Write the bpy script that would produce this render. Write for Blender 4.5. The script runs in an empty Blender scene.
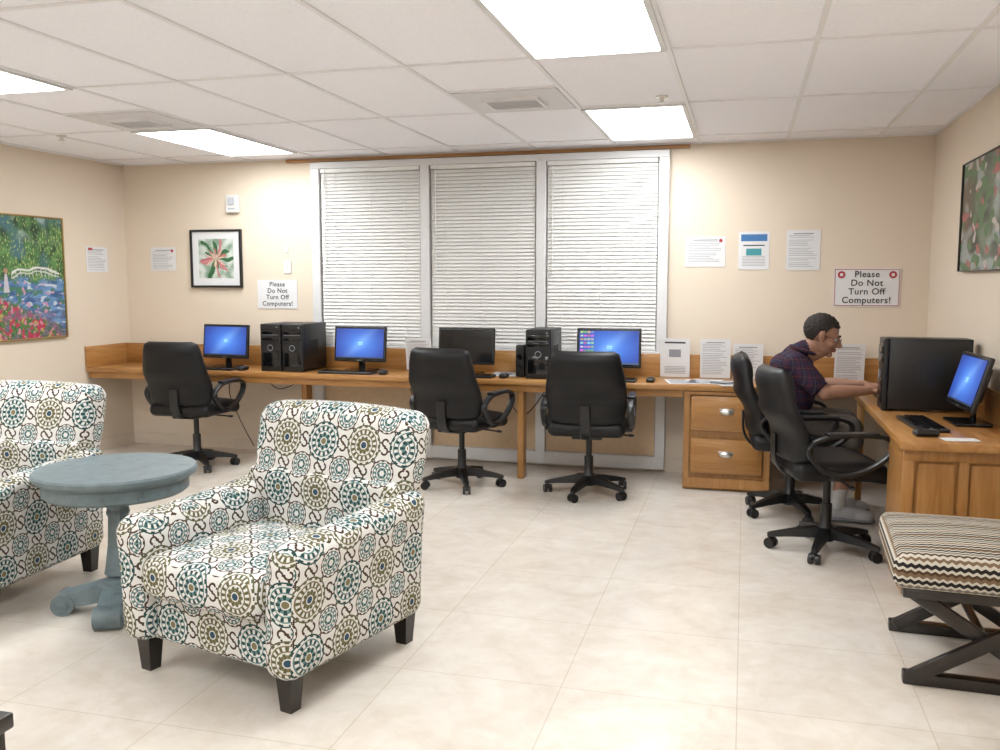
import bpy,bmesh,math,random
from mathutils import Vector,Matrix,noise
random.seed(4)
R=math.radians
SC=bpy.context.scene
H=2.45; YB=6.85; XL=-5.27; XR=1.23; YF=-2.6

# ------------------------------------------------------------ materials
class NT:
    def __init__(s,name,rough=0.5,spec=0.5,metal=0.0,coat=0):
        m=bpy.data.materials.new(name); m.use_nodes=True
        s.mat=m; s.t=m.node_tree; s.b=s.t.nodes['Principled BSDF']
        s.b.inputs['Roughness'].default_value=rough
        s.b.inputs['Metallic'].default_value=metal
        s.b.inputs['Specular IOR Level'].default_value=spec
        s.b.inputs['Coat Weight'].default_value=coat
    def new(s,k): return s.t.nodes.new(k)
    def lk(s,a,b): s.t.links.new(a,b)
    def put(s,sock,v):
        if v is None: return
        if hasattr(v,'node'): s.lk(v,sock)
        else: sock.default_value=v
    def m(s,op,a,b=None,c=None,clamp=False):
        n=s.new('ShaderNodeMath'); n.operation=op; n.use_clamp=clamp
        s.put(n.inputs[0],a); s.put(n.inputs[1],b)
        if c is not None: s.put(n.inputs[2],c)
        return n.outputs[0]
    def mix(s,f,a,b,mode='MIX'):
        n=s.new('ShaderNodeMix'); n.data_type='RGBA'; n.blend_type=mode
        s.put(n.inputs[0],f); s.put(n.inputs[6],c4(a)); s.put(n.inputs[7],c4(b)); return n.outputs[2]
    def ramp(s,f,stops,const=False):
        n=s.new('ShaderNodeValToRGB'); cr=n.color_ramp
        if const: cr.interpolation='CONSTANT'
        while len(cr.elements)<len(stops): cr.elements.new(0.5)
        for e,(p,c) in zip(cr.elements,stops): e.position=p; e.color=c4(c)
        s.put(n.inputs[0],f); return n.outputs[0],n.outputs[1]
    def coord(s,k='Object'): return s.new('ShaderNodeTexCoord').outputs[k]
    def sep(s,v):
        n=s.new('ShaderNodeSeparateXYZ'); s.lk(v,n.inputs[0]); return n.outputs
    def mapp(s,v,scale=(1,1,1),rot=(0,0,0),loc=(0,0,0)):
        n=s.new('ShaderNodeMapping'); s.lk(v,n.inputs[0]); n.inputs[1].default_value=loc
        n.inputs[2].default_value=rot; n.inputs[3].default_value=scale; return n.outputs[0]
    def noise(s,v,sc=5,det=3,rough=0.5,dist=0):
        n=s.new('ShaderNodeTexNoise'); s.lk(v,n.inputs['Vector']); n.inputs['Scale'].default_value=sc
        n.inputs['Detail'].default_value=det; n.inputs['Roughness'].default_value=rough
        n.inputs['Distortion'].default_value=dist
        return n.outputs[0]
    def col(s,c): s.put(s.b.inputs['Base Color'],c4(c))
    def bump(s,h,st=0.3,d=0.01):
        n=s.new('ShaderNodeBump'); n.inputs['Strength'].default_value=st; n.inputs['Distance'].default_value=d
        s.lk(h,n.inputs['Height']); s.lk(n.outputs[0],s.b.inputs['Normal'])
def c4(c):
    if isinstance(c,tuple) and len(c)==3: return (*c,1)
    return c
def plain(name,c,rough=.5,spec=.5,metal=0,coat=0,var=.06,sc=30,bump=0):
    t=NT(name,rough,spec,metal,coat)
    n=t.noise(t.coord(),sc,3)
    a=tuple(max(0,x*(1-var)) for x in c); b=tuple(min(1,x*(1+var)) for x in c)
    t.col(t.ramp(n,[(0.3,a),(0.7,b)])[0])
    if bump: t.bump(n,bump,.005)
    return t.mat
def emis(name,c,st):
    t=NT(name); t.col((.8,.8,.8)); t.b.inputs['Emission Color'].default_value=c4(c); t.b.inputs['Emission Strength'].default_value=st
    return t.mat
def vcol(name,em=0,rough=.5):
    t=NT(name,rough); n=t.new('ShaderNodeAttribute'); n.attribute_name='Col'
    if em:
        t.col((.02,.02,.02)); t.lk(n.outputs[0],t.b.inputs['Emission Color']); t.b.inputs['Emission Strength'].default_value=em
    else: t.lk(n.outputs[0],t.b.inputs['Base Color'])
    return t.mat

WALLC=(.715,.615,.50)
M={}
def wallmat():
    t=NT('wall_paint',.6,.3); n=t.noise(t.coord(),1.2,3)
    t.col(t.ramp(n,[(0.3,tuple(x*.97 for x in WALLC)),(0.7,WALLC)])[0])
    t.bump(t.noise(t.coord(),160,2),.08,.003); return t.mat
M['wall']=wallmat()
def floormat():
    t=NT('floor_tile',.18,.5); co=t.mapp(t.coord(),loc=(-.01,.01,0))
    br=t.new('ShaderNodeTexBrick'); t.lk(co,br.inputs['Vector'])
    br.offset=0; br.squash=1
    br.inputs['Scale'].default_value=1; br.inputs['Brick Width'].default_value=.61; br.inputs['Row Height'].default_value=.61
    br.inputs['Mortar Size'].default_value=.0022; br.inputs['Mortar Smooth'].default_value=.1; br.inputs['Bias'].default_value=0
    br.inputs['Color1'].default_value=(.95,.95,.95,1); br.inputs['Color2'].default_value=(1,1,1,1); br.inputs['Mortar'].default_value=(.80,.76,.70,1)
    n1=t.noise(co,2.2,6,.6,1.2); n2=t.noise(co,9,5,.65,.6)
    a=t.ramp(n1,[(0.3,(.65,.58,.505)),(0.5,(.72,.66,.59)),(0.7,(.77,.725,.66))])[0]
    b=t.ramp(n2,[(0.35,(.93,.91,.88)),(0.6,(1,1,1))])[0]
    c=t.mix(1.0,a,b,'MULTIPLY'); c=t.mix(1.0,c,br.outputs[0],'MULTIPLY'); t.col(c)
    rr=t.ramp(n2,[(0.3,(.18,)*3),(0.7,(.10,)*3)])[0]; t.lk(rr,t.b.inputs['Roughness'])
    return t.mat
M['floor']=floormat()
def ceilmat():
    t=NT('ceiling_tile',.85,.2); n=t.noise(t.coord(),90,4,.7)
    t.col(t.ramp(n,[(0.35,(.89,.885,.94)),(0.55,(.94,.935,.98))])[0]); t.bump(n,.15,.003); return t.mat
M['ceil']=ceilmat()
def wood(name,c1,c2,c3,rough=.35,axis=0):
    t=NT(name,rough,.5,0,.15)
    sc=[14,14,14]; sc[axis]=1.2
    co=t.mapp(t.coord(),scale=tuple(sc)); n=t.noise(co,1.0,5,.6,1.5)
    n2=t.noise(t.mapp(t.coord(),scale=tuple(x*4 for x in sc)),1.5,3)
    a=t.ramp(n,[(0.25,c1),(0.5,c2),(0.75,c3)])[0]
    b=t.ramp(n2,[(0.3,(.88,.86,.84)),(0.6,(1,1,1))])[0]
    t.col(t.mix(1.0,a,b,'MULTIPLY')); return t.mat
W3=((.30,.125,.030),(.40,.19,.055),(.48,.26,.09))
M['woodx']=wood('honey_pine_x',*W3,axis=0)
M['woody']=wood('honey_pine_y',*W3,axis=1)
M['woodz']=wood('honey_pine_z',*W3,axis=2)
M['darkwood']=wood('espresso_wood',(.009,.006,.005),(.014,.009,.007),(.025,.015,.010),.3,2)
M['white']=plain('white_paint',(.66,.655,.66),.4,var=.02)
M['grid']=plain('grid_white',(.80,.79,.81),.4,var=.02)
M['blind']=plain('blind_vinyl',(.74,.73,.71),.45,var=.02)
M['plast']=plain('white_plastic',(.68,.67,.65),.4,var=.02)
M['black']=plain('black_plastic',(.008,.008,.009),.38,var=.2)
M['gloss']=plain('piano_black',(.005,.005,.006),.12,var=.1)
M['grey']=plain('grey_plastic',(.20,.21,.23),.4)
M['silver']=plain('brushed_metal',(.6,.59,.57),.3,metal=1)
def leathermat():
    t=NT('black_leather',.47,.3); v=t.new('ShaderNodeTexVoronoi'); v.inputs['Scale'].default_value=180
    t.lk(t.coord(),v.inputs['Vector']); t.col((.007,.0065,.007)); t.bump(v.outputs[0],.12,.002)
    return t.mat
M['leather']=leathermat()
M['paper']=plain('paper',(.70,.70,.71),.7,var=.01)
M['ink']=plain('ink',(.03,.03,.035),.7)
M['inkg']=plain('ink_grey',(.26,.26,.29),.7)
M['red']=plain('ink_red',(.38,.03,.04),.6)
M['blue']=plain('ink_blue',(.05,.17,.40),.6)
M['teal']=plain('ink_teal',(.05,.28,.32),.6)
M['panel']=emis('fluorescent_lens',(.94,.98,1.0),18.8)
M['glass']=plain('night_glass',(.45,.44,.42),.3,var=.05)
M['tan']=plain('tan_panel',(.56,.41,.26),.5,var=.05)
M['vcol']=vcol('painted_canvas',0,.5)
M['screen']=vcol('lit_screen',1.15)
def tablemat():
    t=NT('distressed_blue_paint',.42,.5); n=t.noise(t.coord(),14,5,.7)
    t.col(t.ramp(n,[(0.28,(.08,.105,.115)),(0.42,(.13,.17,.185)),(0.7,(.17,.22,.235))])[0]); return t.mat
M['table']=tablemat()

def fabric():
    t=NT('medallion_fabric',.85,.2)
    uv=t.coord('UV'); s=t.sep(uv); P=.20
    x=t.m('DIVIDE',s[0],P); y=t.m('DIVIDE',s[1],P)
    BG=(.70,.69,.66)
    TEAL=(.022,.065,.062); OLV=(.11,.11,.055); GOLD=(.20,.17,.09); BLUE=(.035,.075,.12); LB=(.13,.23,.235); BR=(.07,.042,.028)
    def lat(ox,oy):
        ax=t.m('SUBTRACT',x,ox); ay=t.m('SUBTRACT',y,oy)
        ix=t.m('ROUND',ax); iy=t.m('ROUND',ay)
        lx=t.m('SUBTRACT',ax,ix); ly=t.m('SUBTRACT',ay,iy)
        r=t.m('SQRT',t.m('ADD',t.m('MULTIPLY',lx,lx),t.m('MULTIPLY',ly,ly)))
        th=t.m('ARCTAN2',ly,lx); return lx,ly,r,th,ix,iy
    def ang(th,n,thr=0,ph=0):
        return t.m('GREATER_THAN',t.m('COSINE',t.m('ADD',t.m('MULTIPLY',th,float(n)),ph)),thr)
    def ros(r,th,Rr,c1,c2,c3,cc,n1,n2):
        q=t.m('DIVIDE',r,Rr)
        A=[(0,cc),(.15,BG),(.2,c1),(.42,BG),(.47,c2),(.53,c1),(.70,c2),(.76,BG),(.82,c3),(.95,(*BG,0))]
        Bv=[(0,cc),(.15,BG),(.2,c2),(.36,BG),(.47,c2),(.53,BG),(.70,c2),(.76,BG),(.88,c3),(.95,(*BG,0))]
        a,aa=t.ramp(q,A,True); b,ba=t.ramp(q,Bv,True)
        inner=t.m('LESS_THAN',q,.5)
        m1=ang(th,n1); m2=ang(th,n2)
        f=t.m('ADD',t.m('MULTIPLY',inner,m1),t.m('MULTIPLY',t.m('SUBTRACT',1.0,inner),m2))
        return t.mix(f,b,a), t.m('LESS_THAN',q,.95)
    lx,ly,r,th,ix,iy=lat(0,0)
    chk=t.m('GREATER_THAN',t.m('ABSOLUTE',t.m('MODULO',t.m('ADD',ix,iy),2.0)),.5)
    c1,m1=ros(r,th,.41,TEAL,LB,TEAL,GOLD,8,14)
    c2,_=ros(r,th,.41,OLV,GOLD,OLV,BLUE,10,16)
    ca=t.mix(chk,c1,c2)
    bx,by,rb,tb,jx,jy=lat(.5,.5)
    cb,mb=ros(rb,tb,.27,LB,TEAL,BR,BG,6,12)
    out=BG
    for (ox,oy,ph) in ((.5,0,0),(0,.5,1)):
        lx2,ly2,r2,t2,_,_2=lat(ox,oy)
        for sx in (-1,1):
            dx=(lx2 if ph==0 else ly2); dy=t.m('SUBTRACT',ly2 if ph==0 else lx2,.08*sx)
            rr=t.m('SQRT',t.m('ADD',t.m('MULTIPLY',dx,dx),t.m('MULTIPLY',dy,dy)))
            tt=t.m('ARCTAN2',dy,dx)
            ring=t.m('MULTIPLY',t.m('GREATER_THAN',rr,.046),t.m('LESS_THAN',rr,.085))
            gap=t.m('LESS_THAN',t.m('COSINE',t.m('ADD',tt,(0.5 if sx>0 else 3.64))),.72)
            dot=t.m('LESS_THAN',t.m('SQRT',t.m('ADD',t.m('POWER',t.m('SUBTRACT',t.m('ABSOLUTE',dx),.10),2.0),t.m('MULTIPLY',dy,dy))),.02)
            k=t.m('MAXIMUM',t.m('MULTIPLY',ring,gap),dot)
            out=t.mix(k,out,BR)
    for (ox,oy) in ((.30,.30),(.70,.30),(.30,.70),(.70,.70)):
        _,_,r3,t3,_,_=lat(ox,oy)
        petal=t.m('LESS_THAN',r3,t.m('ADD',.034,t.m('MULTIPLY',.018,t.m('COSINE',t.m('MULTIPLY',t3,4.0)))))
        out=t.mix(petal,out,BR)
    out=t.mix(mb,out,cb); out=t.mix(m1,out,ca)
    t.col(out)
    t.bump(t.noise(uv,900,2),.2,.002)
    return t.mat
M['fabric']=fabric()
def zig():
    t=NT('zigzag_fabric',.85,.2); s=t.sep(t.coord('UV'))
    w=t.m('MULTIPLY',t.m('PINGPONG',s[0],.013),.6)
    v=t.m('ADD',s[1],w); f=t.m('FRACT',t.m('DIVIDE',v,.15))
    CR=(.56,.52,.44); BK=(.02,.017,.017); TN=(.19,.125,.075); GY=(.17,.16,.145); BR=(.08,.045,.025)
    st=[(0,BK),(.09,CR),(.17,TN),(.25,CR),(.33,BR),(.41,CR),(.48,GY),(.56,CR),(.62,BK),(.71,CR),(.77,TN),(.86,BR),(.93,CR)]
    t.col(t.ramp(f,st,True)[0]); t.bump(t.noise(t.coord('UV'),700,2),.25,.002); return t.mat
M['zig']=zig()
def plaid():
    t=NT('plaid_shirt',.8,.2); s=t.sep(t.coord())
    def line(v,per,w,off=0): return t.m('LESS_THAN',t.m('FRACT',t.m('ADD',t.m('DIVIDE',v,per),off)),w)
    c=(.026,.014,.026)
    a=t.m('ADD',s[0],t.m('MULTIPLY',s[1],.6))
    c=t.mix(t.m('MULTIPLY',line(a,.05,.4),.6),c,(.08,.016,.028))
    c=t.mix(t.m('MULTIPLY',line(s[2],.05,.4),.6),c,(.016,.02,.05))
    c=t.mix(t.m('MULTIPLY',line(a,.05,.06,.3),.25),c,(.22,.15,.18))
    c=t.mix(t.m('MULTIPLY',line(s[2],.05,.06,.3),.25),c,(.18,.13,.16))
    t.col(c); return t.mat
M['plaid']=plaid()
M['skin']=plain('skin',(.36,.185,.12),.5,.4,var=.08,sc=25)
M['hair']=plain('dark_hair',(.030,.024,.021),.65,.25,var=.7,sc=140,bump=.5)
M['short']=plain('khaki_shorts',(.11,.095,.085),.85,.2)
M['sock']=plain('sock',(.6,.6,.6),.9)
M['shoe']=plain('shoe_leather',(.5,.5,.52),.5)
M['sole']=plain('shoe_sole',(.22,.23,.26),.6)
M['lip']=plain('lips',(.28,.10,.08),.5)
M['eye']=plain('eye_white',(.55,.53,.5),.2,var=.01)
M['cream']=plain('cream_tile_base',(.68,.59,.49),.35,var=.05,sc=6)

# ------------------------------------------------------------ mesh builder
class B:
    def __init__(s): s.bm=bmesh.new()
    def add(s,t,mi=0,Mx=None):
        if Mx is not None: t.transform(Mx)
        bmesh.ops.recalc_face_normals(t,faces=t.faces[:])
        for f in t.faces: f.material_index=mi
        me=bpy.data.meshes.new('tmp'); t.to_mesh(me); s.bm.from_mesh(me); bpy.data.meshes.remove(me); t.free(); return s
    def box(s,c,sz,mi=0,bev=0,seg=2,Mx=None):
        t=bmesh.new(); bmesh.ops.create_cube(t,size=1)
        for v in t.verts: v.co=Vector((v.co.x*sz[0],v.co.y*sz[1],v.co.z*sz[2]))
        if bev: bmesh.ops.bevel(t,geom=t.edges[:],offset=bev,segments=seg,profile=.5,affect='EDGES')
        for v in t.verts: v.co+=Vector(c)
        return s.add(t,mi,Mx)
    def rb(s,h,r,c=(0,0,0),mi=0,fn=None,Mx=None,n=6):
        r=min(r,min(h)*.999)
        def ax(a):
            i=a-r; o=[-a,-a+r*.18,-a+r*.42,-a+r*.7]
            mid=[-i+2*i*k/n for k in range(n+1)]
            return o+mid+[-q for q in reversed(o)]
        A=[ax(a) for a in h]; t=bmesh.new(); d={}
        def V(p):
            k=tuple(round(q,5) for q in p)
            if k in d: return d[k]
            v=Vector(p); cl=Vector([max(-(h[i]-r),min(h[i]-r,v[i])) for i in range(3)])
            w=v-cl; q=cl+(w.normalized()*r if w.length>1e-9 else w)
            if fn: q=Vector(fn(q.x,q.y,q.z))
            d[k]=t.verts.new(q+Vector(c)); return d[k]
        for axx in range(3):
            o=[i for i in range(3) if i!=axx]
            for sg in (-1,1):
                for i in range(len(A[o[0]])-1):
                    for j in range(len(A[o[1]])-1):
                        q=[]
                        for (a,b) in ((i,j),(i+1,j),(i+1,j+1),(i,j+1)):
                            p=[0,0,0]; p[axx]=sg*h[axx]; p[o[0]]=A[o[0]][a]; p[o[1]]=A[o[1]][b]; q.append(V(p))
                        try: t.faces.new(q)
                        except ValueError: pass
        return s.add(t,mi,Mx)
    def loft(s,rings,mi=0,Mx=None,cap=True,closed=False):
        t=bmesh.new(); vs=[[t.verts.new(Vector(p)) for p in r] for r in rings]; n=len(rings[0])
        m=len(rings)
        for i in range(m if closed else m-1):
            a=vs[i]; b=vs[(i+1)%m]
            for j in range(n): t.faces.new((a[j],a[(j+1)%n],b[(j+1)%n],b[j]))
        if cap and not closed: t.faces.new(vs[0]); t.faces.new(vs[-1])
        return s.add(t,mi,Mx)
    def lathe(s,prof,c=(0,0,0),n=40,mi=0,Mx=None):
        return s.loft([[(c[0]+r*math.cos(2*math.pi*k/n),c[1]+r*math.sin(2*math.pi*k/n),c[2]+z) for k in range(n)] for r,z in prof],mi,Mx)
    def cyl(s,p,q,r1,r2=None,n=16,mi=0):
        p=Vector(p);q=Vector(q); r2=r1 if r2 is None else r2
        d=(q-p).normalized(); u=d.orthogonal().normalized(); w=d.cross(u)
        ring=lambda c,r:[c+u*r*math.cos(2*math.pi*k/n)+w*r*math.sin(2*math.pi*k/n) for k in range(n)]
        return s.loft([ring(p,r1),ring(q,r2)],mi)
    def tube(s,pts,r,n=8,mi=0,closed=False,flat=None):
        pts=[Vector(p) for p in pts]; m=len(pts); rings=[]; u=None
        for i in range(m):
            if closed: d=(pts[(i+1)%m]-pts[i-1]).normalized()
            else: d=(pts[min(i+1,m-1)]-pts[max(i-1,0)]).normalized()
            if flat is not None: u=Vector(flat)
            elif u is None: u=d.orthogonal().normalized()
            else: u=(u-d*u.dot(d)).normalized()
            w=d.cross(u).normalized(); ra,rb_=(r if isinstance(r,tuple) else (r,r))
            rings.append([pts[i]+u*ra*math.copysign(abs(math.cos(a))**.6,math.cos(a))+w*rb_*math.copysign(abs(math.sin(a))**.6,math.sin(a)) if isinstance(r,tuple) else pts[i]+u*ra*math.cos(a)+w*rb_*math.sin(a) for a in [2*math.pi*k/n for k in range(n)]])
        return s.loft(rings,mi,closed=closed)
    def ring(s,c,d,rad,r,mi=0,n=28):
        c=Vector(c); d=Vector(d).normalized(); u=d.orthogonal().normalized(); w=d.cross(u)
        return s.tube([c+u*rad*math.cos(2*math.pi*k/n)+w*rad*math.sin(2*math.pi*k/n) for k in range(n)],r,8,mi,closed=True,flat=tuple(d))
    def ell(s,c,r,mi=0,sub=3,Mx=None):
        t=bmesh.new(); bmesh.ops.create_icosphere(t,subdivisions=sub,radius=1)
        for v in t.verts: v.co=Vector((v.co.x*r[0]+c[0],v.co.y*r[1]+c[1],v.co.z*r[2]+c[2]))
        return s.add(t,mi,Mx)
    def done(s,name,mats,parent=None,loc=(0,0,0),rot=(0,0,0),uv=False,ang=35,flat=False):
        bm=s.bm
        if not flat:
            for f in bm.faces: f.smooth=True
            for e in bm.edges:
                if len(e.link_faces)==2 and e.calc_face_angle(0)>R(ang): e.smooth=False
        if uv:
            L=bm.loops.layers.uv.new('UVMap')
            for f in bm.faces:
                nn=f.normal; a=max(range(3),key=lambda i:abs(nn[i]))
                for l in f.loops:
                    p=l.vert.co
                    l[L].uv=(p.y+.13,p.z) if a==0 else ((p.x,p.z) if a==1 else (p.x,p.y+.05))
        me=bpy.data.meshes.new(name); bm.to_mesh(me); bm.free()
        for m in (mats if isinstance(mats,list) else [mats]): me.materials.append(m)
        return mk(name,me,parent,loc,rot)
def mk(name,me,parent=None,loc=(0,0,0),rot=(0,0,0)):
    o=bpy.data.objects.new(name,me); SC.collection.objects.link(o); o.location=loc; o.rotation_euler=rot
    if parent: o.parent=parent
    return o
def group(name,loc=(0,0,0),rz=0):
    e=mk(name,None,None,loc,(0,0,rz)); e.empty_display_size=.1; return e
def catmull(P,n=6,closed=False):
    P=[Vector(p) for p in P]; m=len(P); o=[]
    for i in range(m if closed else m-1):
        g=lambda k:P[k%m] if closed else P[max(0,min(m-1,k))]
        a,b,c,d=g(i-1),g(i),g(i+1),g(i+2)
        for k in range(n):
            t=k/n; o.append(.5*((2*b)+(c-a)*t+(2*a-5*b+4*c-d)*t*t+(3*b-a-3*c+d)*t**3))
    if not closed: o.append(P[-1])
    return o
def T(x,y,z): return Matrix.Translation((x,y,z))
def Rm(a,ax): return Matrix.Rotation(R(a),4,ax)
def text(body,size,mat,parent,loc,rot=(R(90),0,0),name='lettering',off=0):
    cu=bpy.data.curves.new('txt','FONT'); cu.body=body; cu.size=size; cu.align_x='CENTER'; cu.align_y='CENTER'; cu.extrude=.0003; cu.offset=off; cu.space_character=1.08
    o=bpy.data.objects.new('txt',cu); SC.collection.objects.link(o)
    dg=bpy.context.evaluated_depsgraph_get(); me=bpy.data.meshes.new_from_object(o.evaluated_get(dg)); bpy.data.objects.remove(o)
    me.materials.clear(); me.materials.append(mat); return mk(name,me,parent,loc,rot)
def canvas(name,w,h,fn,mat,parent,loc=(0,0,0),nx=60,nz=60,rot=(0,0,0)):
    me=bpy.data.meshes.new(name); vs=[];fs=[];cs=[]
    for j in range(nz+1):
        for i in range(nx+1): vs.append(((i/nx-.5)*w,0,(j/nz-.5)*h)); cs.append(fn(i/nx,j/nz))
    for j in range(nz):
        for i in range(nx):
            a=j*(nx+1)+i; fs.append((a,a+1,a+nx+2,a+nx+1))
    me.from_pydata(vs,[],fs); at=me.color_attributes.new('Col','FLOAT_COLOR','POINT')
    for i,c in enumerate(cs): at.data[i].color=(*[max(0,q) for q in c],1)
    me.materials.append(mat); return mk(name,me,parent,loc,rot)

# ------------------------------------------------------------ room shell
def slab(name,x0,x1,y0,y1,z0,z1,mat,parent=None,uv=False):
    return B().box(((x0+x1)/2,(y0+y1)/2,(z0+z1)/2),(x1-x0,y1-y0,z1-z0)).done(name,mat,parent,uv=uv)
slab('floor',XL-.1,XR+.1,YF-.1,YB+.1,-.1,0,M['floor'])
ceil=slab('ceiling',XL-.1,XR+.1,YF-.1,YB+.1,H,H+.1,M['ceil'])
slab('wall_back',XL-.1,XR+.1,YB,YB+.1,0,H,M['wall'])
slab('wall_left',XL-.1,XL,YF,YB,0,H,M['wall'])
slab('wall_right',XR,XR+.1,YF,YB,0,H,M['wall'])
slab('wall_front',XL-.1,XR+.1,YF-.1,YF,0,H,M['wall'])
slab('baseboard_left',XL,XL+.012,YF,YB,0,.1,M['cream'])
slab('baseboard_right',XR-.012,XR,YF,YB,0,.1,M['cream'])
b=B(); b.box(((XL+.012-3.46)/2,YB-.006,.05),(-3.46-XL-.012,.012,.1)); b.box(((XR-.55)/2,YB-.006,.05),(XR-.012+.55,.012,.1))
b.done('baseboard_back',M['cream'])
b=B(); gx=[-.96+.61*k for k in range(-7,4)]; gy=[6.51-1.22*k for k in range(0,8)]
for x in gx: b.box((x,(YF+YB)/2,H-.004),(.022,YB-YF,.008))
for y in gy: b.box(((XL+XR)/2,y,H-.0035),(XR-XL,.022,.007))
for (x,y) in ((-1.265,4.68),(-3.705,4.68)): b.box((x,y,H-.0035),(.61,.022,.007))
b.box(((XL+XR)/2,YB-.01,H-.005),(XR-XL,.02,.01)); b.box((XL+.01,(YF+YB)/2,H-.005),(.02,YB-YF,.01)); b.box((XR-.01,(YF+YB)/2,H-.005),(.02,YB-YF,.01))
b.done('tile_grid',M['grid'],ceil)
for cx in (-3.705,-.655):
    for y0 in (5.29,2.85,.41,-2.03):
        g=group('fluorescent_ceiling_light',(cx,y0+.61,H-.002))
        b=B()
        for sx in (-1,1): b.box((sx*.287,0,-.008),(.024,1.2,.016))
        for sy in (-1,1): b.box((0,sy*.588,-.008),(.55,.024,.016))
        b.done('frame',M['white'],g)
        B().box((0,0,-.006),(.55,1.152,.004)).done('lens',M['panel'],g)
VW=plain('vent_white',(.68,.67,.69),.5,var=.02)
def vent(x,y):
    g=group('ceiling_vent',(x,y,H-.002)); b=B()
    b.box((0,0,-.006),(.58,.58,.008)); b.done('plate',VW,g)
    b=B(); b.box((0,0,-.012),(.30,.24,.006),1)
    for k in range(6): b.box((0,0,0),(.29,.03,.003),0,Mx=T(0,-.09+.036*k,-.020)@Rm(35,'X'))
    for sx in (-1,1): b.box((sx*.15,0,-.018),(.012,.25,.02))
    for sy in (-1,1): b.box((0,sy*.122,-.018),(.31,.012,.02))
    b.done('louvres',[M['grid'],M['grey']],g)
vent(-1.265,4.985); vent(-3.705,4.985)
for (x,y) in ((-.47,5.1),(-4.6,5.35)):
    b=B(); b.lathe([(.0,0),(.035,0),(.033,-.008),(.012,-.012),(.01,-.03),(.02,-.032),(.02,-.036),(0,-.036)],n=20); b.done('fire_sprinkler',M['silver'],None,(x,y,H-.001))

# ------------------------------------------------------------ window
g=group('window_1',(0,YB,0)); WX0,WX1,WZ0,WZ1=-3.45,-.56,.02,2.40
b=B(); d=.055
def fr(x0,x1,z0,z1,dd=d): b.box(((x0+x1)/2,-dd/2,(z0+z1)/2),(x1-x0,dd,z1-z0),0,.004,1)
fr(WX0,WX0+.075,WZ0,WZ1); fr(WX1-.075,WX1,WZ0,WZ1); fr(-2.50,-2.425,WZ0,WZ1,d+.004); fr(-1.56,-1.485,WZ0,WZ1,d+.004)
fr(WX0,WX1,WZ1-.05,WZ1+.002,d+.006); fr(WX0,WX1,WZ0,WZ0+.1,d+.002); fr(WX0,WX1,.82,.92,d+.002)
b.done('frame',M['white'],g)
BL=[(-3.37,-2.505),(-2.42,-1.565),(-1.48,-.64)]
b=B()
for x0,x1 in BL: b.box(((x0+x1)/2,-.004,1.63),(x1-x0,.006,1.5))
b.done('glass',M['glass'],g)
b=B()
for x0,x1 in BL: b.box(((x0+x1)/2,-.008,.46),(x1-x0,.014,.72))
b.done('lower_panel',M['tan'],g)
for i,(x0,x1) in enumerate(BL):
    gb=group('window_blind',((x0+x1)/2,YB-.032,0)); w=x1-x0-.012
    b=B(); top=2.345; bot=.93; PT=.028; n=int((top-.04-bot)/PT)
    b.box((0,0,top-.012),(w,.036,.03))
    for k in range(n):
        z=bot+.025+k*PT
        b.box((0,0,0),(w,.0295,.0012),Mx=T(0,0,z)@Rm(66,'X'))
    b.box((0,0,bot+.002),(w,.022,.016))
    for fx in (-.35,0,.35): b.cyl((fx*w,-.016,bot),(fx*w,-.016,top),.0012,n=5)
    b.cyl((-w/2+.04,-.02,top),(-w/2+.04,-.022,1.5),.004,n=6)
    b.done('slats',M['blind'],gb,flat=True)
slab('trim_1',-3.68,-.42,YB-.03,YB,H-.040,H-.014,M['woodx'])

# ------------------------------------------------------------ desks
DZ=.735; DY=6.27; RX=.69
g=group('computer_counter'); 
b=B(); b.box(((XL+XR)/2,(DY+6.79)/2,DZ-.02),(XR-XL-.01,6.79-DY,.04),0,.006); b.done('counter_top',M['woodx'],g)
b=B(); b.box(((XL+XR)/2,6.778,DZ+.085),(XR-XL-.01,.02,.17),0,.003); b.done('backsplash',M['woodx'],g)
b=B(); b.box((XL+.012,(DY+6.77)/2,DZ+.085),(.02,6.77-DY,.17),0,.003); b.done('side_splash',M['woody'],g)
b=B(); b.box(((XL-.39)/2,DY+.04,DZ-.065),(-.39-XL-.02,.02,.05)); b.done('apron',M['woodx'],g)
b=B()
for x in (-1.56,-3.42): b.box((x,6.36 if x>-2 else 6.6,.35),(.045,.1,.70),0,.003)
b.done('support_post',M['woodz'],g)
g=group('return_desk')
b=B(); b.box(((RX+XR)/2,(4.3+DY-.002)/2,DZ-.02),(XR-RX-.004,DY-.002-4.3,.04),0,.006); b.done('return_top',M['woody'],g)
b=B(); b.box((XR-.014,(4.32+DY)/2,DZ+.085),(.02,DY-4.32,.17),0,.003); b.done('return_splash',M['woody'],g)
b=B()
b.box((.965,4.6,.385),(.5,.44,.65)); b.box((.965,4.6,.03),(.46,.40,.06))
for (x,w) in ((.735,.05),(.965,.04),(1.195,.05)): b.box((x,4.373,.37),(w,.02,.64),0,.002)
b.box((.965,4.371,.665),(.51,.022,.05),0,.002); b.box((.965,4.371,.08),(.51,.022,.06),0,.002)
for x in (.855,1.075): b.rb((.08,.012,.26),.01,(x,4.378,.37))
b.box((.735,6.12,.355),(.04,.05,.69),0,.003)
b.done('panelled_pedestal',M['woodz'],g)
g=group('drawer_cabinet',(-.10,6.3,0)); b=B()
b.box((0,.2,.37),(.58,.38,.62)); b.box((0,.2,.03),(.58,.36,.06)); b.box((0,-.004,.68),(.58,.03,.02))
b.box((-.27,-.002,.36),(.04,.02,.64)); b.box((.27,-.002,.36),(.04,.02,.64)); b.box((0,-.002,.055),(.58,.03,.07))
b.done('carcass',M['woodz'],g)
b=B()
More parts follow.
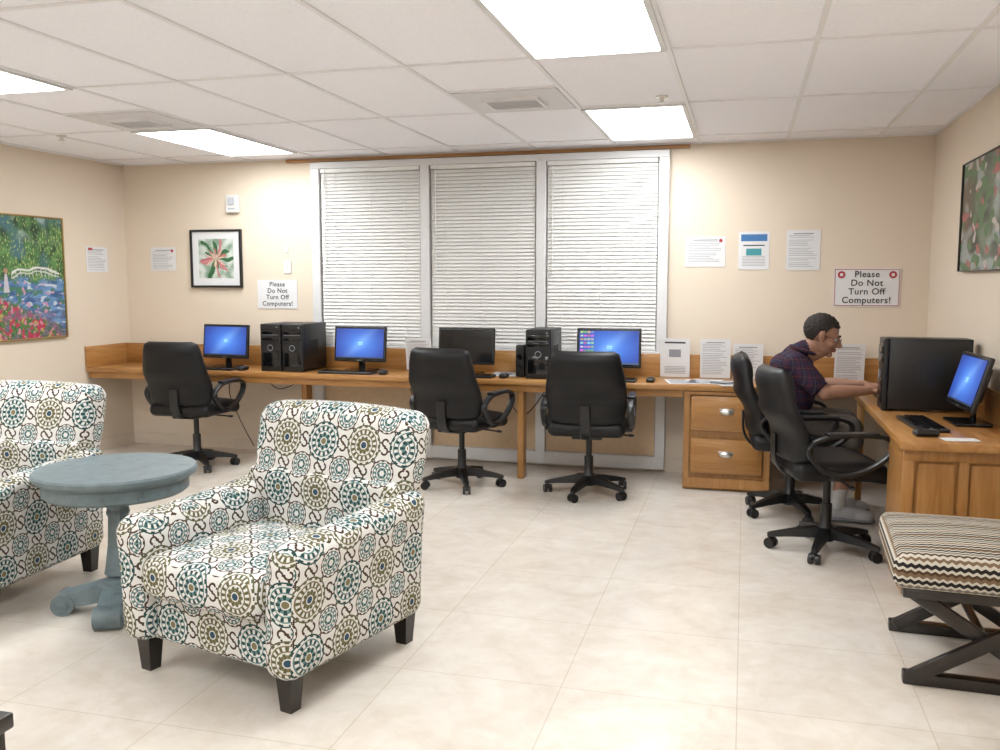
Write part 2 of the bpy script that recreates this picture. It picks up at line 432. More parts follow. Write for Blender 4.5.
for z in (.54,.245): b.box((0,-.012,z),(.48,.03,.24),0,.008); b.box((0,-.022,z),(.44,.02,.2),0,.006)
b.done('drawer_front',M['woodx'],g)
b=B()
for z in (.555,.26): b.ell((0,-.035,z),(.048,.02,.022),sub=3); b.box((0,-.031,z+.018),(.1,.006,.012),0,.002)
b.done('cup_pull',M['silver'],g)

# ------------------------------------------------------------ office chair
def office_chair(x,y,ang,name='office_chair',spin=0):
    g=group(name,(x,y,0),R(ang))
    b=B()
    for k in range(5):
        a=R(72*k+18+spin); Mx=Matrix.Rotation(a,4,'Z'); rings=[]
        for (r,hw,z0,z1) in ((.02,.03,.075,.135),(.10,.028,.075,.125),(.2,.023,.07,.105),(.285,.019,.062,.085),(.30,.012,.062,.08)):
            rings.append([(r,-hw,z0),(r,hw,z0),(r,hw*.8,z1),(r,-hw*.8,z1)])
        b.loft(rings,0,Mx)
        b.cyl(Mx@Vector((.28,0,.04)),Mx@Vector((.28,0,.07)),.008,n=8)
        sw=Matrix.Translation(Mx@Vector((.28,0,0)))@Matrix.Rotation(a+R(50+31*k),4,'Z')
        for sg in (-1,1): b.cyl(sw@Vector((0,sg*.009,.028)),sw@Vector((0,sg*.027,.028)),.028,n=18)
        b.ell((0,0,0),(.024,.02,.02),0,2,sw@T(0,0,.042))
    b.lathe([(0,.06),(.045,.06),(.045,.13),(.03,.15),(.03,.26),(.02,.262),(.02,.41),(0,.41)],n=24)
    b.box((0,-.02,.415),(.2,.3,.03),0,.008); b.cyl((.08,.02,.415),(.27,.03,.405),.006,n=8); b.ell((.28,.03,.405),(.025,.014,.01),0,2)
    b.tube(catmull([(0,-.12,.41),(0,-.22,.42),(0,-.285,.50),(0,-.295,.64)],5),(.035,.008),8,flat=(1,0,0))
    b.done('star_base',M['black'],g,ang=40)
    b=B()
    def seat(x,y,z):
        z2=z+(.018*(1-(x/.26)**2)*(1-(y/.25)**2) if z>0 else 0)
        if y>.1 : z2-= (y-.1)**2*1.2
        return x,y,z2
    b.rb((.255,.25,.05),.048,(0,.0,.475),fn=seat); b.done('seat_cushion',M['leather'],g,ang=60)
    b=B()
    z0,z1=.50,1.0; rings=[]
    N=30
    for i in range(N+1):
        t=i/N; e=min(t,1-t); k=1-(1-min(1,e/.10))**2; k=math.sqrt(max(k,.0004)) 
        w=(.225+.042*math.sin(math.pi*min(1,t*1.1)**.8))*(0.80+.20*k)
        dd=(.048+.012*math.sin(t*math.pi*3)**2)*k+.002
        zc=z0+(z1-z0)*t; yc=-.225-.10*t-.02*math.sin(t*math.pi)+.035*math.sin(math.pi*min(1,t/.55))*(1 if t<.55 else 0)
        ring=[]
        for q in range(28):
            a=2*math.pi*q/28; cx=math.copysign(abs(math.cos(a))**.75,math.cos(a)); sy=math.copysign(abs(math.sin(a))**.6,math.sin(a))
            X=w*cx; ring.append((X,yc+dd*sy+.55*X*X,zc))
        rings.append(ring)
    b.loft(rings); b.done('back_cushion',M['leather'],g,ang=70)
    b=B()
    for sg in (-1,1):
        X=sg*.285
        pts=catmull([(X,-.20,.60),(X,-.12,.66),(X,.02,.675),(X,.16,.67),(X,.225,.635),(X,.20,.57),(X,.10,.50),(X,-.02,.47),(X,-.13,.50)],5,True)
        b.tube(pts,(.022,.012),10,closed=True,flat=(1,0,0))
        b.box((sg*.25,-.03,.455),(.09,.1,.02),0,.005)
        b.rb((.028,.13,.010),.009,(X,.02,.682))
    b.done('armrest_loop',M['black'],g,ang=50)
    return g
office_chair(-4.10,6.07,2,spin=10)
office_chair(-1.91,6.00,-12)
office_chair(-1.00,5.99,4,spin=20)
office_chair(.30,5.80,-88)
office_chair(.45,5.03,-76,spin=25)

# ------------------------------------------------------------ computers
def blue(u,v):
    d=math.hypot(u-.52,(v-.5)*.8); k=max(0,1-d*1.5)
    c=[.01+.08*k**2,.04+.26*k**1.6,.26+.62*k]
    beam=math.exp(-((u-.5-.6*(v-.5))/.12)**2)*.10*k
    c=[c[0]+beam,c[1]+beam*1.6,c[2]+beam*1.4]
    for a,bq in ((.49,.53),(.535,.53),(.49,.475),(.535,.475)):
        if abs(u-a)<.018 and abs(v-bq)<.022: c=[.35,.75,1.0]
    if v<.045: c=[.01,.02,.05]
    return c
def desk(u,v):
    c=blue(u,v)
    if u<.24 and v>.1:
        a=int(u/.06); e=int(v/.11)
        if (u%.06)>.022 and (v%.11)>.05: 
            rr=random.Random(a*17+e*5); c=[rr.random()*.6+.1 for _ in range(3)]
    if v<.06: c=[.05,.09,.2]
    return c
def monitor(x,y,z,ang=0,tilt=6,w=.45,scr=blue,name='computer_monitor',on=True):
    g=group(name,(x,y,z),R(ang)); h=w*.62
    b=B(); b.rb((.12,.085,.008),.006,(0,.02,.008)); b.box((0,.045,.09),(.05,.02,.16),0,.005); b.done('stand',M['gloss'],g)
    hd=mk('panel',None,g,(0,.02,.075+h/2),(-R(tilt),0,0)); hd.empty_display_size=.05
    b=B(); b.rb((w/2,.012,h/2),.008); b.rb((w/2-.05,.02,h/2-.05),.015,(0,.018,0)); b.done('housing',M['black'],hd)
    b=B(); b.box((0,-.0125,0),(w-.03,.002,h-.035)); b.done('bezel_glass',M['gloss'],hd)
    if on: canvas('lit_screen',w-.036,h-.045,scr,M['screen'],hd,(0,-.0145,.003),84,60)
    B().box((0,-.0145,-h/2+.010),(.04,.002,.006)).done('maker_badge',M['grey'],hd)
    return g
def tower(x,y,z,ang=0,w=.18,h=.375,d=.39):
    g=group('computer_tower',(x,y,z),R(ang)); b=B()
    b.box((0,d/2+.012,h/2+.006),(w-.006,d-.024,h-.012),0,.004)
    b.rb((w/2,.014,h/2),.01,(0,.008,h/2)); b.done('case',M['black'],g)
    b=B(); b.box((0,-.008,h*.84),(w-.03,.006,.042),0,.002); b.box((0,-.008,h*.70),(w-.03,.006,.03),0,.002); b.box((0,-.007,h*.28),(w-.04,.005,.13),0,.002)
    b.done('drive_bays',M['gloss'],g)
    b=B(); 
    b.tube([(.022*math.cos(a),-.011,h*.50+.022*math.sin(a)) for a in [2*math.pi*k/24 for k in range(24)]],.003,6,closed=True)
    b.box((0,-.010,h*.77),(w-.04,.003,.003)); b.cyl((w/2-.03,-.010,h*.93),(w/2-.03,-.014,h*.93),.006,n=12)
    b.done('badge_ring',M['grey'],g)
    b=B()
    for k in range(8): b.box((w/2-.002,.12+.02*k,h*.5),(.003,.008,.12))
    b.done('side_grille',M['black'],g)
def keyboard(x,y,z,ang=0):
    g=group('keyboard',(x,y,z),R(ang)); b=B()
    b.rb((.22,.072,.009),.006,(0,0,.009)); b.done('tray',M['black'],g)
    b=B()
    for r in range(5):
        for c in range(20 if r else 12):
            b.box((-.2+.021*c if r else -.12+.021*c,-.05+.024*r,.0205),(.017,.019,.006))
    b.done('keys',M['gloss'],g)
def mouse(x,y,z,ang=0):
    g=group('computer_mouse',(x,y,z),R(ang)); b=B(); b.rb((.03,.055,.017),.016,(0,0,.017),fn=lambda x,y,z:(x,y,z*(1-.3*(y/.055)**2) if z>0 else z)); b.done('shell',M['black'],g)
    B().cyl((-.003,.025,.034),(.003,.025,.034),.006,n=10).done('scroll_wheel',M['grey'],g)
YM=6.55
monitor(-4.13,YM,DZ,-6); monitor(-2.93,YM,DZ,-3); monitor(-2.05,YM,DZ,0,on=False); monitor(-.955,YM,DZ,4,scr=desk,w=.47)
tower(-3.60,6.36,DZ); tower(-3.405,6.35,DZ,d=.41); tower(-1.44,6.36,DZ,w=.19,h=.36)
for x in (-4.15,-2.95,-2.0,-.95): keyboard(x,6.37,DZ)
mouse(-3.86,6.37,DZ); mouse(-2.66,6.38,DZ,10); mouse(-.63,6.38,DZ); mouse(-1.70,6.37,DZ)
g=group('computer_speaker',(-1.60,6.5,DZ)); b=B(); b.rb((.035,.045,.12),.012,(0,0,.12)); b.done('speaker_case',M['black'],g)
b=B(); b.cyl((0,-.044,.15),(0,-.048,.15),.02,n=20); b.cyl((0,-.044,.08),(0,-.048,.08),.015,n=20); b.done('driver_cone',M['gloss'],g)
tower(.745,5.38,DZ,-90,w=.18,h=.40,d=.44)
monitor(1.04,5.98,DZ,-86)
keyboard(.86,5.82,DZ,-90)
monitor(1.07,4.92,DZ,-87,tilt=16,w=.45)
keyboard(.86,4.80,DZ,-86); mouse(.82,4.47,DZ,-80)
g=group('computer_cables')
b=B()
def cab(pts,r=.004): b.tube(catmull(pts,6),r,6)
cab([(-4.2,6.8-.03,.69),(-4.22,6.74,.5),(-4.1,6.72,.25),(-4.0,6.74,.05)])
cab([(-3.9,6.74,.69),(-3.75,6.72,.55),(-3.55,6.72,.62),(-3.5,6.74,.69)])
cab([(-1.75,6.72,.69),(-1.72,6.68,.5),(-1.62,6.66,.42),(-1.5,6.7,.55),(-1.45,6.74,.69)])
cab([(-2.6,6.72,.69),(-2.5,6.7,.45),(-2.3,6.7,.35),(-2.1,6.72,.5),(-2.0,6.74,.69)])
cab([(-.9,6.72,.69),(-.85,6.70,.6),(-.6,6.7,.62),(-.45,6.72,.69)])
b.done('cable_loop',M['black'],g)

# ------------------------------------------------------------ papers and signs
def paper(name,x,y,z,w,h,rz=0,tilt=0,kind=0,seed=0,mat=None,logo=False):
    rr=random.Random(seed); b=B(); b.box((0,0,0),(w,.002,h))
    def bar(cx,cz,ww,hh,mi): b.box((cx,-.0014,cz),(ww,.0006,hh),mi)
    if kind==0:
        zz=h/2-.025
        bar(0,zz,w*.6,.007,2)
        while zz>-h/2+.03:
            zz-=.0125; l=w*(.55+.3*rr.random()); bar(-(w*.86-l)/2,zz,l,.003,2)
            if rr.random()<.15: zz-=.008
    elif kind==1:
        bar(0,h/2-.045,w*.85,.05,4); bar(0,h/2-.10,w*.7,.008,1)
        bar(0,-.01,w*.5,.05,5)
        for k in range(7): bar(0,-h/2+.03+.011*k,w*.75,.003,2)
    elif kind==2:
        bar(0,h*.12,w*.4,h*.2,2)
        for k in range(5): bar(0,-h/2+.03+.012*k,w*.7,.004,2)
        bar(0,h/2-.03,w*.7,.012,1)
    if logo: b.cyl((w/2-.035,-.0015,h/2-.03),(w/2-.035,-.0025,h/2-.03),.013,n=16,mi=6)
    return b.done(name,[M['paper'] if mat is None else mat,M['ink'],M['inkg'],M['ink'],M['blue'],M['teal'],M['red']],None,(x,y,z),(-tilt,0,rz),flat=True)
paper('notice_sheet',XL+.003,6.47,1.625,.26,.21,R(90),0,0,3)
g=bpy.data.objects['notice_sheet']
B().box((-.08,-.0016,.085),(.05,.0008,.02)).done('red_mark',M['red'],g)
paper('notice_sheet',-4.895,YB-.003,1.635,.25,.2,0,0,0,4,logo=True)
paper('notice_sheet',-.295,YB-.003,1.66,.29,.22,0,0,0,5,logo=True)
paper('flyer',.05,YB-.003,1.665,.215,.275,0,0,1,6)
paper('notice_sheet',.39,YB-.003,1.665,.23,.285,0,0,0,7)
def sign(x,z,w,h,s,border):
    g=group('please_do_not_turn_off_computers_sign',(x,YB-.004,z)); b=B(); b.box((0,0,0),(w,.003,h)); b.done('sheet',M['paper'],g)
    if border:
        b=B()
        for sx in (-1,1): b.box((sx*(w/2-.008),-.002,0),(.004,.001,h-.013))
        for sz in (-1,1): b.box((0,-.002,sz*(h/2-.008)),(w-.013,.001,.004))
        for sx in (-1,1): b.cyl((sx*(w/2-.05),-.0015,h/2-.045),(sx*(w/2-.05),-.003,h/2-.045),.026,n=20)
        b.done('red_border',M['red'],g)
        b=B()
        for sx in (-1,1): b.box((sx*(w/2-.05),-.0035,h/2-.045),(.02,.001,.02))
        b.done('emblem',M['paper'],g)
    for i,l in enumerate(('Please','Do Not','Turn Off','Computers!')):
        text(l,s,M['ink'],g,(0,-.0025,h*.34-i*h*.225),off=s*.014)
sign(.825,1.40,.44,.27,.062,True); sign(-3.80,1.335,.37,.24,.054,False)
for (x,w,h,k,s) in ((-2.50,.22,.26,0,11),(-.49,.215,.29,2,12),(-.20,.215,.29,0,13),(.03,.21,.26,0,14),(.72,.2,.27,0,15)):
    paper('leaning_notice',x,6.735,DZ+h/2+.001,w,h,0,R(-8),k,s)
for (x,y,r,s) in ((-.42,6.45,12,21),(-.26,6.50,-8,22),(-.08,6.42,20,23),(-1.75,6.62,5,24)):
    o=paper('loose_paper',x,y,DZ+.0025,.21,.28,0,0,0,s); o.rotation_euler=(R(-90),0,R(r))
o=paper('note_card',.95,4.40,DZ+.0025,.15,.08,0,0,3,9); o.rotation_euler=(R(-90),0,R(10))
b=B(); b.tube(catmull([(0,0,0),(.08,-.02,.0),(.15,.03,0),(.2,.02,0)],6),.004,6); b.done('headset_cord',M['black'],None,(-.22,6.36,DZ+.01))
g=group('fire_alarm_strobe',(-4.19,YB,2.09)); b=B(); b.rb((.06,.02,.075),.012,(0,-.02,0)); b.done('plate',M['plast'],g)
b=B(); b.rb((.025,.012,.03),.008,(0,-.045,.02)); b.box((0,-.042,-.04),(.06,.004,.012)); b.done('strobe_lens',plain('lens_clear',(.45,.46,.5),.2),g)
g=group('light_switch',(-3.70,YB,1.56)); b=B(); b.rb((.035,.004,.055),.004,(0,-.004,0)); b.box((0,-.010,0),(.01,.012,.02),0,.002); b.done('switch_plate',M['plast'],g)
g=group('light_switch',(-3.70,YB,1.70)); b=B(); b.rb((.012,.006,.02),.004,(0,-.006,0)); b.done('sensor_plate',M['plast'],g)

# ------------------------------------------------------------ pictures
def nz(u,v,s,o=0): return noise.noise(Vector((u*s+o,v*s,o*1.7)))
def mc(a,b,t): t=max(0,min(1,t)); return tuple(p+(q-p)*t for p,q in zip(a,b))
def sm(a,b,x): t=max(0,min(1,(x-a)/(b-a))); return t*t*(3-2*t)
def garden(u,v):
    w=.025*nz(u,v,9,31); u2=u+w; v2=v+.025*nz(u,v,9,37)
    d=nz(u*1.5,v,42,7); d2=nz(u,v*1.4,70,17); j=nz(u,v,15,3); k=nz(u,v,5,5)
    tree=mc((.012,.045,.02),(.09,.22,.06),.5+.9*j+.5*k+.3*d)
    tree=mc(tree,(.05,.14,.16),sm(.1,.4,nz(u,v,4,11)))
    tree=mc(tree,(.30,.38,.13),sm(.22,.42,d+.3*k))
    tree=mc(tree,(.36,.46,.46),sm(.75,.95,v2)*sm(.05,.3,nz(u,v,6,13))*.8)
    water=mc((.03,.09,.22),(.14,.27,.48),.5+1.2*nz(u,v*3,9,19)+.4*d)
    water=mc(water,(.46,.52,.60),sm(.25,.45,nz(u,v*2.2,14,23)))
    water=mc(water,(.05,.17,.10),sm(.25,.38,nz(u,v*2,11,29)))
    water=mc(water,(.50,.26,.36),sm(.36,.45,nz(u,v*1.5,21,61)))
    fl=mc((.03,.10,.03),(.10,.20,.06),.5+d)
    fl=mc(fl,(.42,.03,.08),sm(.05,.2,nz(u,v,24,41))); fl=mc(fl,(.52,.24,.30),sm(.22,.36,nz(u,v,30,43))); fl=mc(fl,(.4,.32,.10),sm(.33,.42,nz(u,v,28,47)))
    c=mc(water,tree,sm(.46,.52,v2+.03*j))
    c=mc(c,fl,sm(.0,.05,.36-.42*(u-.35)-v2+.05*k))
    c=mc(c,mc((.06,.08,.10),(.20,.16,.30),.5+d),.7*sm(.05,.25,nz(u,v,13,53))*sm(.3,.15,v2))
    t=(u2-.44)/.52
    if 0<t<1:
        for off,th,al in ((0,.012,1),(-.03,.007,.8)):
            a=.54+.040*math.sin(math.pi*t)+off
            c=mc(c,(.66,.66,.63),al*sm(th,th*.4,abs(v2-a)))
        if (t*12)%1<.18 and .54-.03<v2<.54+.040*math.sin(math.pi*t): c=mc(c,(.6,.6,.58),.7)
    if abs(u-.372)<.026*(1.2-(v-.38)/.2) and .38<v<.53: c=mc((.60,.58,.60),(.40,.36,.45),.5+d2)
    if math.hypot(u-.372,(v-.555))<.022: c=(.36,.20,.13)
    f=1+.35*d2; return tuple(q*f for q in c)
def landscape(u,v):
    d=nz(u*1.4,v,34,7); j=nz(u,v,10,3); k=nz(u,v,3.5,8)
    c=mc((.05,.06,.045),(.19,.22,.16),.5+1.0*k+.4*j)
    c=mc(c,(.14,.09,.055),sm(.35,.1,u)*.8)
    c=mc(c,(.34,.38,.37),sm(.10,.4,nz(u,v,5,21))*.8)
    c=mc(c,(.10,.18,.08),sm(.1,.3,nz(u,v,9,25)))
    c=mc(c,(.36,.12,.11),sm(.35,.45,nz(u,v,9,33))); c=mc(c,(.46,.40,.37),sm(.4,.48,nz(u,v,11,39)))
    f=1+.25*d; return tuple(q*f for q in c)
def flower(u,v):
    x=u-.5;y=v-.50; r=math.hypot(x,y); a=math.atan2(y,x)+.25*nz(u,v,4,2)
    c=mc((.20,.30,.22),(.60,.64,.60),.5+1.2*nz(u,v,5)+.3*nz(u,v,25))
    def spikes(n,ph,L,wd,c1,c2,c):
        q=((a+ph)*n/(2*math.pi)+.25*math.sin(2*a+ph*3))%1; q=abs(q-.5)*2; L2=L*(.8+.35*math.sin(3*a+ph*5))
        e=wd*(1-r/L2)**.6*min(1,r/.1+.4) if r<L2 else 0
        if q<e: return mc(c1,c2,(q/max(e,.01))**2+.3*nz(u,v,20))
        return c
    c=spikes(9,.3,.56,.85,(.02,.10,.04),(.08,.20,.08),c)
    c=spikes(8,1.0,.48,.65,(.55,.22,.22),(.30,.04,.06),c)
    c=spikes(7,2.1,.34,.6,(.62,.48,.40),(.45,.10,.11),c)
    c=spikes(6,.2,.20,.6,(.66,.60,.45),(.25,.30,.10),c)
    return c
def framed(name,x,y,z,w,h,rz,fn,fw,fmat,mat_w=0,n=80,dep=.03):
    g=group(name,(x,y,z),rz); b=B()
    for sx in (-1,1): b.box((sx*(w/2-fw/2),-dep/2,0),(fw,dep,h),0,.002)
    for sz in (-1,1): b.box((0,-dep/2,sz*(h/2-fw/2)),(w-2*fw,dep,fw),0,.002)
    b.done('picture_frame',fmat,g)
    B().box((0,-dep*.3,0),(w-2*fw,dep*.5,h-2*fw)).done('mount_board',M['paper'],g)
    canvas('artwork',w-2*fw-2*mat_w,h-2*fw-2*mat_w,fn,M['vcol'],g,(0,-dep*.58,0),n,n)
GOLD=plain('gilt_frame',(.38,.26,.10),.35,metal=.6)
framed('garden_painting',XL+.001,5.59,1.47,.95,.94,R(90),garden,.012,GOLD,0,230)
framed('landscape_painting',XR-.001,5.36,1.81,1.0,.62,R(-90),landscape,.006,M['darkwood'],0,170)
framed('framed_flower_print',-4.365,YB-.001,1.635,.49,.49,0,flower,.018,M['black'],.06,150)

# ------------------------------------------------------------ armchairs
def armchair(x,y,ang):
    g=group('medallion_armchair',(x,y,0),R(ang))
    b=B(); b.rb((.33,.33,.10),.02,(0,-.02,.225)); b.rb((.38,.10,.27),.03,(0,.31,.40)); b.done('seat_deck',M['fabric'],g,uv=True,ang=60)
    for sg in (-1,1):
        def arm(x,y,z,sg=sg):
            k=(z+.23)/.46; fl=.024*max(0,k)**2
            zz=z+(.045*((y+.38)/.76)**2+(-.012*max(0,-y-.30)/.08) if z>0 else 0)
            wid=1+.12*max(0,k)**3
            return x*wid+sg*fl,y,zz
        b=B(); b.rb((.073,.395,.235),.062,(sg*.352,-.02,.355),fn=arm,n=8); b.done('arm_'+('r' if sg>0 else 'l'),M['fabric'],g,uv=True,ang=60)
    def cush(x,y,z):
        c=(1-(x/.30)**2)*(1-(y/.32)**2)
        return x,y-.012*(1-(x/.30)**2)*(y<-.2),z+(.03*c if z>0 else 0)
    b=B(); b.rb((.286,.315,.075),.05,(0,-.11,.385),fn=cush,n=8); b.done('seat_cushion',M['fabric'],g,uv=True,ang=60)
    def back(x,y,z):
        t=(z+.29)/.58
        X=x*(.90+.14*sm(0,.75,t))
        Y=y+.125*t+ (-.02*(1-(x/.38)**2)*math.sin(math.pi*t) if y<0 else .0)
        Z=z+(.018*(1-(x/.38)**2) if z>0 else 0)
        return X,Y,Z
    b=B(); b.rb((.394,.088,.29),.065,(0,.275,.635),fn=back,n=10); b.done('backrest',M['fabric'],g,uv=True,ang=60)
    b=B()
    for sx in (-1,1):
        for sy in (-.335,.33):
            w1=.034;w0=.024; cx=sx*.345
            b.loft([[(cx-w0,sy-w0,0),(cx+w0,sy-w0,0),(cx+w0,sy+w0,0),(cx-w0,sy+w0,0)],[(cx-w1,sy-w1,.135),(cx+w1,sy-w1,.135),(cx+w1,sy+w1,.135),(cx-w1,sy+w1,.135)]])
    b.done('tapered_legs',M['darkwood'],g)
armchair(-1.705,3.04,-14)
armchair(-3.47,3.36,3)

# ------------------------------------------------------------ round side table
g=group('round_pedestal_table',(-2.63,3.29,0)); b=B()
b.lathe([(0,.53),(.285,.53),(.30,.542),(.30,.588),(.308,.593),(.318,.60),(.332,.608),(.338,.618),(.338,.632),(.33,.64),(0,.64)],n=72)
b.done('table_top',M['table'],g)
b=B(); b.lathe([(0,.54),(.09,.54),(.085,.51),(.055,.49),(.045,.46),(.05,.44),(.042,.42),(.048,.30),(.062,.20),(.068,.17),(.05,.155),(.075,.14),(.08,.12),(0,.12)],n=8)
b.lathe([(0,.13),(.10,.13),(.105,.11),(.105,.08),(0,.08)],n=32)
b.done('turned_column',M['table'],g,ang=25)
b=B()
for k in range(4):
    Mx=Matrix.Rotation(R(90*k+25),4,'Z'); rings=[]
    for (r,z0,z1,w) in ((.04,.055,.13,.055),(.10,.05,.125,.055),(.16,.04,.11,.053),(.20,.04,.10,.05),(.225,.04,.096,.048)):
        rings.append([(r,-w,z0),(r,w,z0),(r,w,z1),(r,-w,z1)])
    b.loft(rings,0,Mx)
    b.cyl(Mx@Vector((.235,-.055,.048)),Mx@Vector((.235,.055,.048)),.048,n=28)
    for sg in (-1,1): b.cyl(Mx@Vector((.235,sg*.054,.048)),Mx@Vector((.235,sg*.062,.048)),.028,.022,n=20)
b.done('scroll_feet',M['table'],g,ang=30)

# ------------------------------------------------------------ bench
g=group('upholstered_x_bench',(.865,3.66,0),R(-3)); b=B()
b.rb((.315,.33,.065),.04,(0,0,.425),fn=lambda x,y,z:(x,y,z+(.02*(1-(x/.31)**2)*(1-(y/.33)**2) if z>0 else 0)),n=8); b.done('zigzag_cushion',M['zig'],g,uv=True,ang=60)
b=B()
b.box((0,0,.345),(.56,.62,.035),0,.006)
for sy in (-.26,.26):
    for sg in (-1,1):
        b.box((0,0,0),(.575,.035,.05),0,.006,Mx=T(0,sy+sg*.018,.18)@Rm(sg*32.5,'Y'))
    b.box((0,sy,.022),(.53,.05,.044),0,.006)
b.cyl((0,-.26,.18),(0,.26,.18),.016,n=16)
b.done('x_frame',M['darkwood'],g)
g=group('dark_coffee_table',(-2.08,1.42,0)); b=B(); b.box((0,0,.38),(.76,.6,.04),0,.006)
for sx in (-1,1):
    for sy in (-1,1): b.box((sx*.34,sy*.26,.18),(.05,.05,.36),0,.004)
b.box((0,0,.33),(.68,.52,.05)); b.done('table_body',M['darkwood'],g)

# ------------------------------------------------------------ man
def cap(b,p,q,r1,r2,n=18):
    p=Vector(p);q=Vector(q); b.cyl(p,q,r1,r2,n=n); b.ell(p,(r1,)*3,sub=3); b.ell(q,(r2,)*3,sub=3)
def sd(pt,pr):
    if pr[0]=='c':
        _,p,q,r1,r2,_m=pr; p=Vector(p);q=Vector(q); d=q-p; t=max(0,min(1,(pt-p).dot(d)/d.dot(d))); return (pt-(p+d*t)).length-(r1+(r2-r1)*t)
    _,c,r,_m=pr; v=pt-Vector(c); return (math.sqrt((v.x/r[0])**2+(v.y/r[1])**2+(v.z/r[2])**2)-1)*min(r)
def remesh(name,prims,vox,mats,parent,smooth=4,Mx=None,loc=(0,0,0),rot=(0,0,0)):
    b=B()
    for p in prims:
        if p[0]=='c': cap(b,p[1],p[2],p[3],p[4])
        else: b.ell(p[1],p[2],sub=4)
    me=bpy.data.meshes.new('t'); b.bm.to_mesh(me); b.bm.free()
    o=mk('t',me); m=o.modifiers.new('r','REMESH'); m.mode='VOXEL'; m.voxel_size=vox
    s=o.modifiers.new('s','SMOOTH'); s.factor=.5; s.iterations=smooth
    dg=bpy.context.evaluated_depsgraph_get(); me2=bpy.data.meshes.new_from_object(o.evaluated_get(dg)); bpy.data.objects.remove(o)
    me2.materials.clear()
    for q in mats: me2.materials.append(q)
    for f in me2.polygons:
        f.use_smooth=True
        if len(mats)>1:
            c=f.center; f.material_index=min(prims,key=lambda pr:sd(c,pr))[-1]
    me2.name=name; return mk(name,me2,parent,loc,rot)
g=group('seated_man',(.20,5.80,0))
S,K,SH,SO=0,1,2,3
P=[]
E=lambda c,r,m:P.append(('e',c,r,m))
C=lambda p,q,a,bq,m:P.append(('c',p,q,a,bq,m))
E((.03,0,.66),(.15,.185,.13),K); E((.075,0,.74),(.155,.18,.14),K); E((.080,0,.85),(.135,.18,.14),K); E((.085,0,.93),(.13,.18,.09),K)
C((.085,-.13,.965),(.085,.13,.965),.066,.066,K); C((.10,0,.985),(.16,0,1.03),.075,.060,K)
E((.0,0,.585),(.145,.18,.11),SH)
for s in (-1,1):
    C((.10,s*.175,.955),(.205,s*.222,.845),.072,.066,K)
    C((.10,s*.175,.955),(.27,s*.235,.79),.046,.042,S); C((.27,s*.235,.79),(.34,s*.21,.797),.042,.043,S); C((.34,s*.21,.797),(.52,s*.15,.805),.043,.026,S)
    C((.02,s*.09,.575),(.40,s*.125,.575),.098,.080,SH); C((.42,s*.127,.57),(.435,s*.13,.50),.078,.070,SH)
    C((.30,s*.12,.575),(.45,s*.13,.545),.06,.056,S); C((.445,s*.13,.54),(.40,s*.125,.30),.056,.052,S); C((.40,s*.125,.30),(.37,s*.12,.12),.05,.036,S)
    C((.385,s*.122,.20),(.37,s*.12,.10),.043,.042,SO)
P.append(('c',(.12,0,.97),(.20,0,1.05),.05,.055,S))
remesh('body',P,.0065,[M['skin'],M['plaid'],M['short'],M['sock']],g,3)
b=B()
for s in (-1,1):
    dr=Vector((.105,s*.047,-.110)).normalized(); c=Vector((.205,s*.222,.845))+dr*.040
    b.ring(c,dr,.052,(.013,.0045))
    b.ring((.420,s*.128,.447),(.18,0,1),.058,(.013,.0045),1)
b.done('cuffs_and_hems',[M['plaid'],M['short']],g,ang=60)
for s in (-1,1):
    Q=[('e',(.37,s*.12,.065),(.05,.04,.055),0),('e',(.44,s*.125,.055),(.09,.042,.042),0),('e',(.51,s*.13,.045),(.07,.045,.035),0),('e',(.43,s*.125,.018),(.12,.044,.016),1),('e',(.51,s*.13,.018),(.08,.047,.016),1),('e',(.365,s*.12,.018),(.055,.04,.016),1)]
    remesh('sneaker_'+('l' if s>0 else 'r'),Q,.005,[M['shoe'],M['sole']],g,2)
b=B(); b.tube([(.150+.066*math.cos(a)*1.0,.070*math.sin(a),1.028-.022*math.cos(a)) for a in [2*math.pi*k/24 for k in range(24)]],(.010,.018),8,closed=True); b.done('collar',M['plaid'],g)
for s in (-1,1):
    Q=[('e',(.048,0,0),(.05,.040,.017),0),('c',(-.02,0,0),(.02,0,0),.026,.024,0)]
    for i,(yy,L) in enumerate(((-.031,.062),(-.0105,.076),(.0105,.082),(.031,.074))):
        p=Vector((.085-.006*abs(i-2),yy,.002)); a=-.12
        for f,bd in ((.45,-.25),(.32,-.75),(.23,-.35)):
            q=p+Vector((math.cos(a),yy*2.2*f,math.sin(a)))*L*f*1.05; Q.append(('c',tuple(p),tuple(q),.0088-.0006*(f<.4),.0082-.0008*(f<.3),0)); p=q; a+=bd
    Q+=[('c',(.02,.028,-.004),(.048,.052,-.012),.014,.011,0),('c',(.048,.052,-.012),(.078,.060,-.020),.010,.0085,0)]
    Q2=[]
    for q in Q:
        f=lambda c:(c[0],c[1]*(-s),c[2])
        Q2.append(('e',f(q[1]),q[2],0) if q[0]=='e' else ('c',f(q[1]),f(q[2]),q[3],q[4],0))
    remesh('hand_'+('l' if s>0 else 'r'),Q2,.0032,[M['skin']],g,2,loc=(.525,s*.148,.8065),rot=(0,R(4),-s*R(14)))
hd=mk('head',None,g,(.265,0,1.118),(0,R(18),-R(6))); hd.empty_display_size=.05
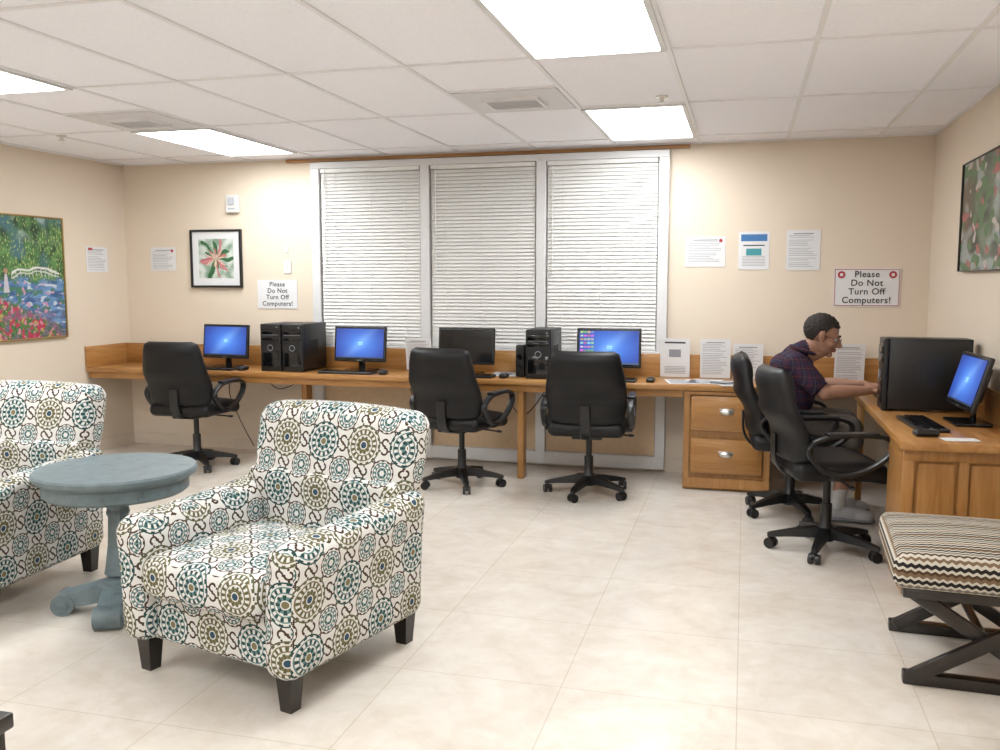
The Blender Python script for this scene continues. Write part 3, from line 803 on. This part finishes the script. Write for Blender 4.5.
Q=[('e',(-.018,0,.028),(.098,.077,.090),0),('e',(.032,0,-.03),(.062,.060,.082),0),('e',(.030,0,-.075),(.052,.052,.040),0),('e',(.068,0,-.100),(.022,.026,.018),0),
('c',(.090,0,.004),(.113,0,-.032),.008,.013,0),('e',(.104,0,-.038),(.014,.018,.010),0),('e',(.080,0,.020),(.016,.050,.011),0),
('e',(.091,0,-.062),(.011,.024,.006),1),('e',(.089,0,-.073),(.012,.022,.006),1),
('e',(.055,-.036,-.035),(.032,.026,.026),0),('e',(.055,.036,-.035),(.032,.026,.026),0),('c',(-.02,0,-.07),(-.065,0,-.15),.054,.060,0),('c',(.02,0,-.095),(-.03,0,-.14),.04,.045,0)]
for s in (-1,1):
    Q+=[('e',(-.002,s*.079,-.008),(.019,.007,.030),0),('e',(-.010,s*.085,.002),(.015,.006,.022),0),('e',(.004,s*.078,-.032),(.009,.007,.012),0)]
remesh('face',Q,.0040,[M['skin'],M['lip']],hd,2)
b=B()
for s in (-1,1): b.ell((.0745,s*.031,-.002),(.0145,.0145,.009),0,3); b.ell((.0870,s*.032,-.003),(.003,.006,.006),1,2)
b.done('eyes',[M['eye'],M['ink']],hd)
b=B()
for s in (-1,1): b.tube(catmull([(.094,s*.012,.020),(.094,s*.03,.026),(.084,s*.05,.020)],5),(.005,.003),6)
t=bmesh.new(); bmesh.ops.create_icosphere(t,subdivisions=6,radius=1)
for v in t.verts:
    n=v.co.copy(); p=Vector((n.x*.104-.022,n.y*.081,n.z*.094+.032))
    line=.062 if p.x>.035 else (p.x*1.77 if p.x>.0 else (.03+p.x*.4) if p.x>-.025 else (.02+(p.x+.025)*3.2 if p.x>-.055 else -.075))
    c=max(0,min(1,(p.z-line)/.012)); c=c*c*(3-2*c)
    q=noise.noise(n*6)*.004+noise.noise(Vector((n.x*9,n.y*20,n.z*20)))*.0035+noise.noise(Vector((n.x*18,n.y*45,n.z*45)))*.0018
    a=p+n*(.003+q); z=Vector((n.x*.085-.018,n.y*.066,n.z*.078+.024)); v.co=z.lerp(a,c)
b.add(t,0); b.done('hair',M['hair'],hd,ang=80)
b=B()
for s in (-1,1):
    b.tube([(.106,s*.033+.022*math.cos(a),-.004+.016*math.sin(a)) for a in [2*math.pi*k/20 for k in range(20)]],.0016,6,closed=True)
    b.tube([(.104,s*.055,.002),(.06,s*.078,.004),(.0,s*.088,.002),(-.012,s*.086,-.01)],.0015,6)
b.tube([(.106,-.011,0),(.110,0,.002),(.106,.011,0)],.0015,6); b.done('eyeglasses',M['black'],hd)

# ------------------------------------------------------------ camera / world
cam=bpy.data.cameras.new('camera'); cam.lens=32.4; cam.sensor_width=36; co=mk('camera',cam,None,(0,0,1.45),(R(84),0,R(15.2))); SC.camera=co
cam.clip_start=.05
w=bpy.data.worlds.new('World'); SC.world=w; w.use_nodes=True; w.node_tree.nodes['Background'].inputs[0].default_value=(.9,.9,1,1); w.node_tree.nodes['Background'].inputs[1].default_value=.3
SC.view_settings.view_transform='Standard'
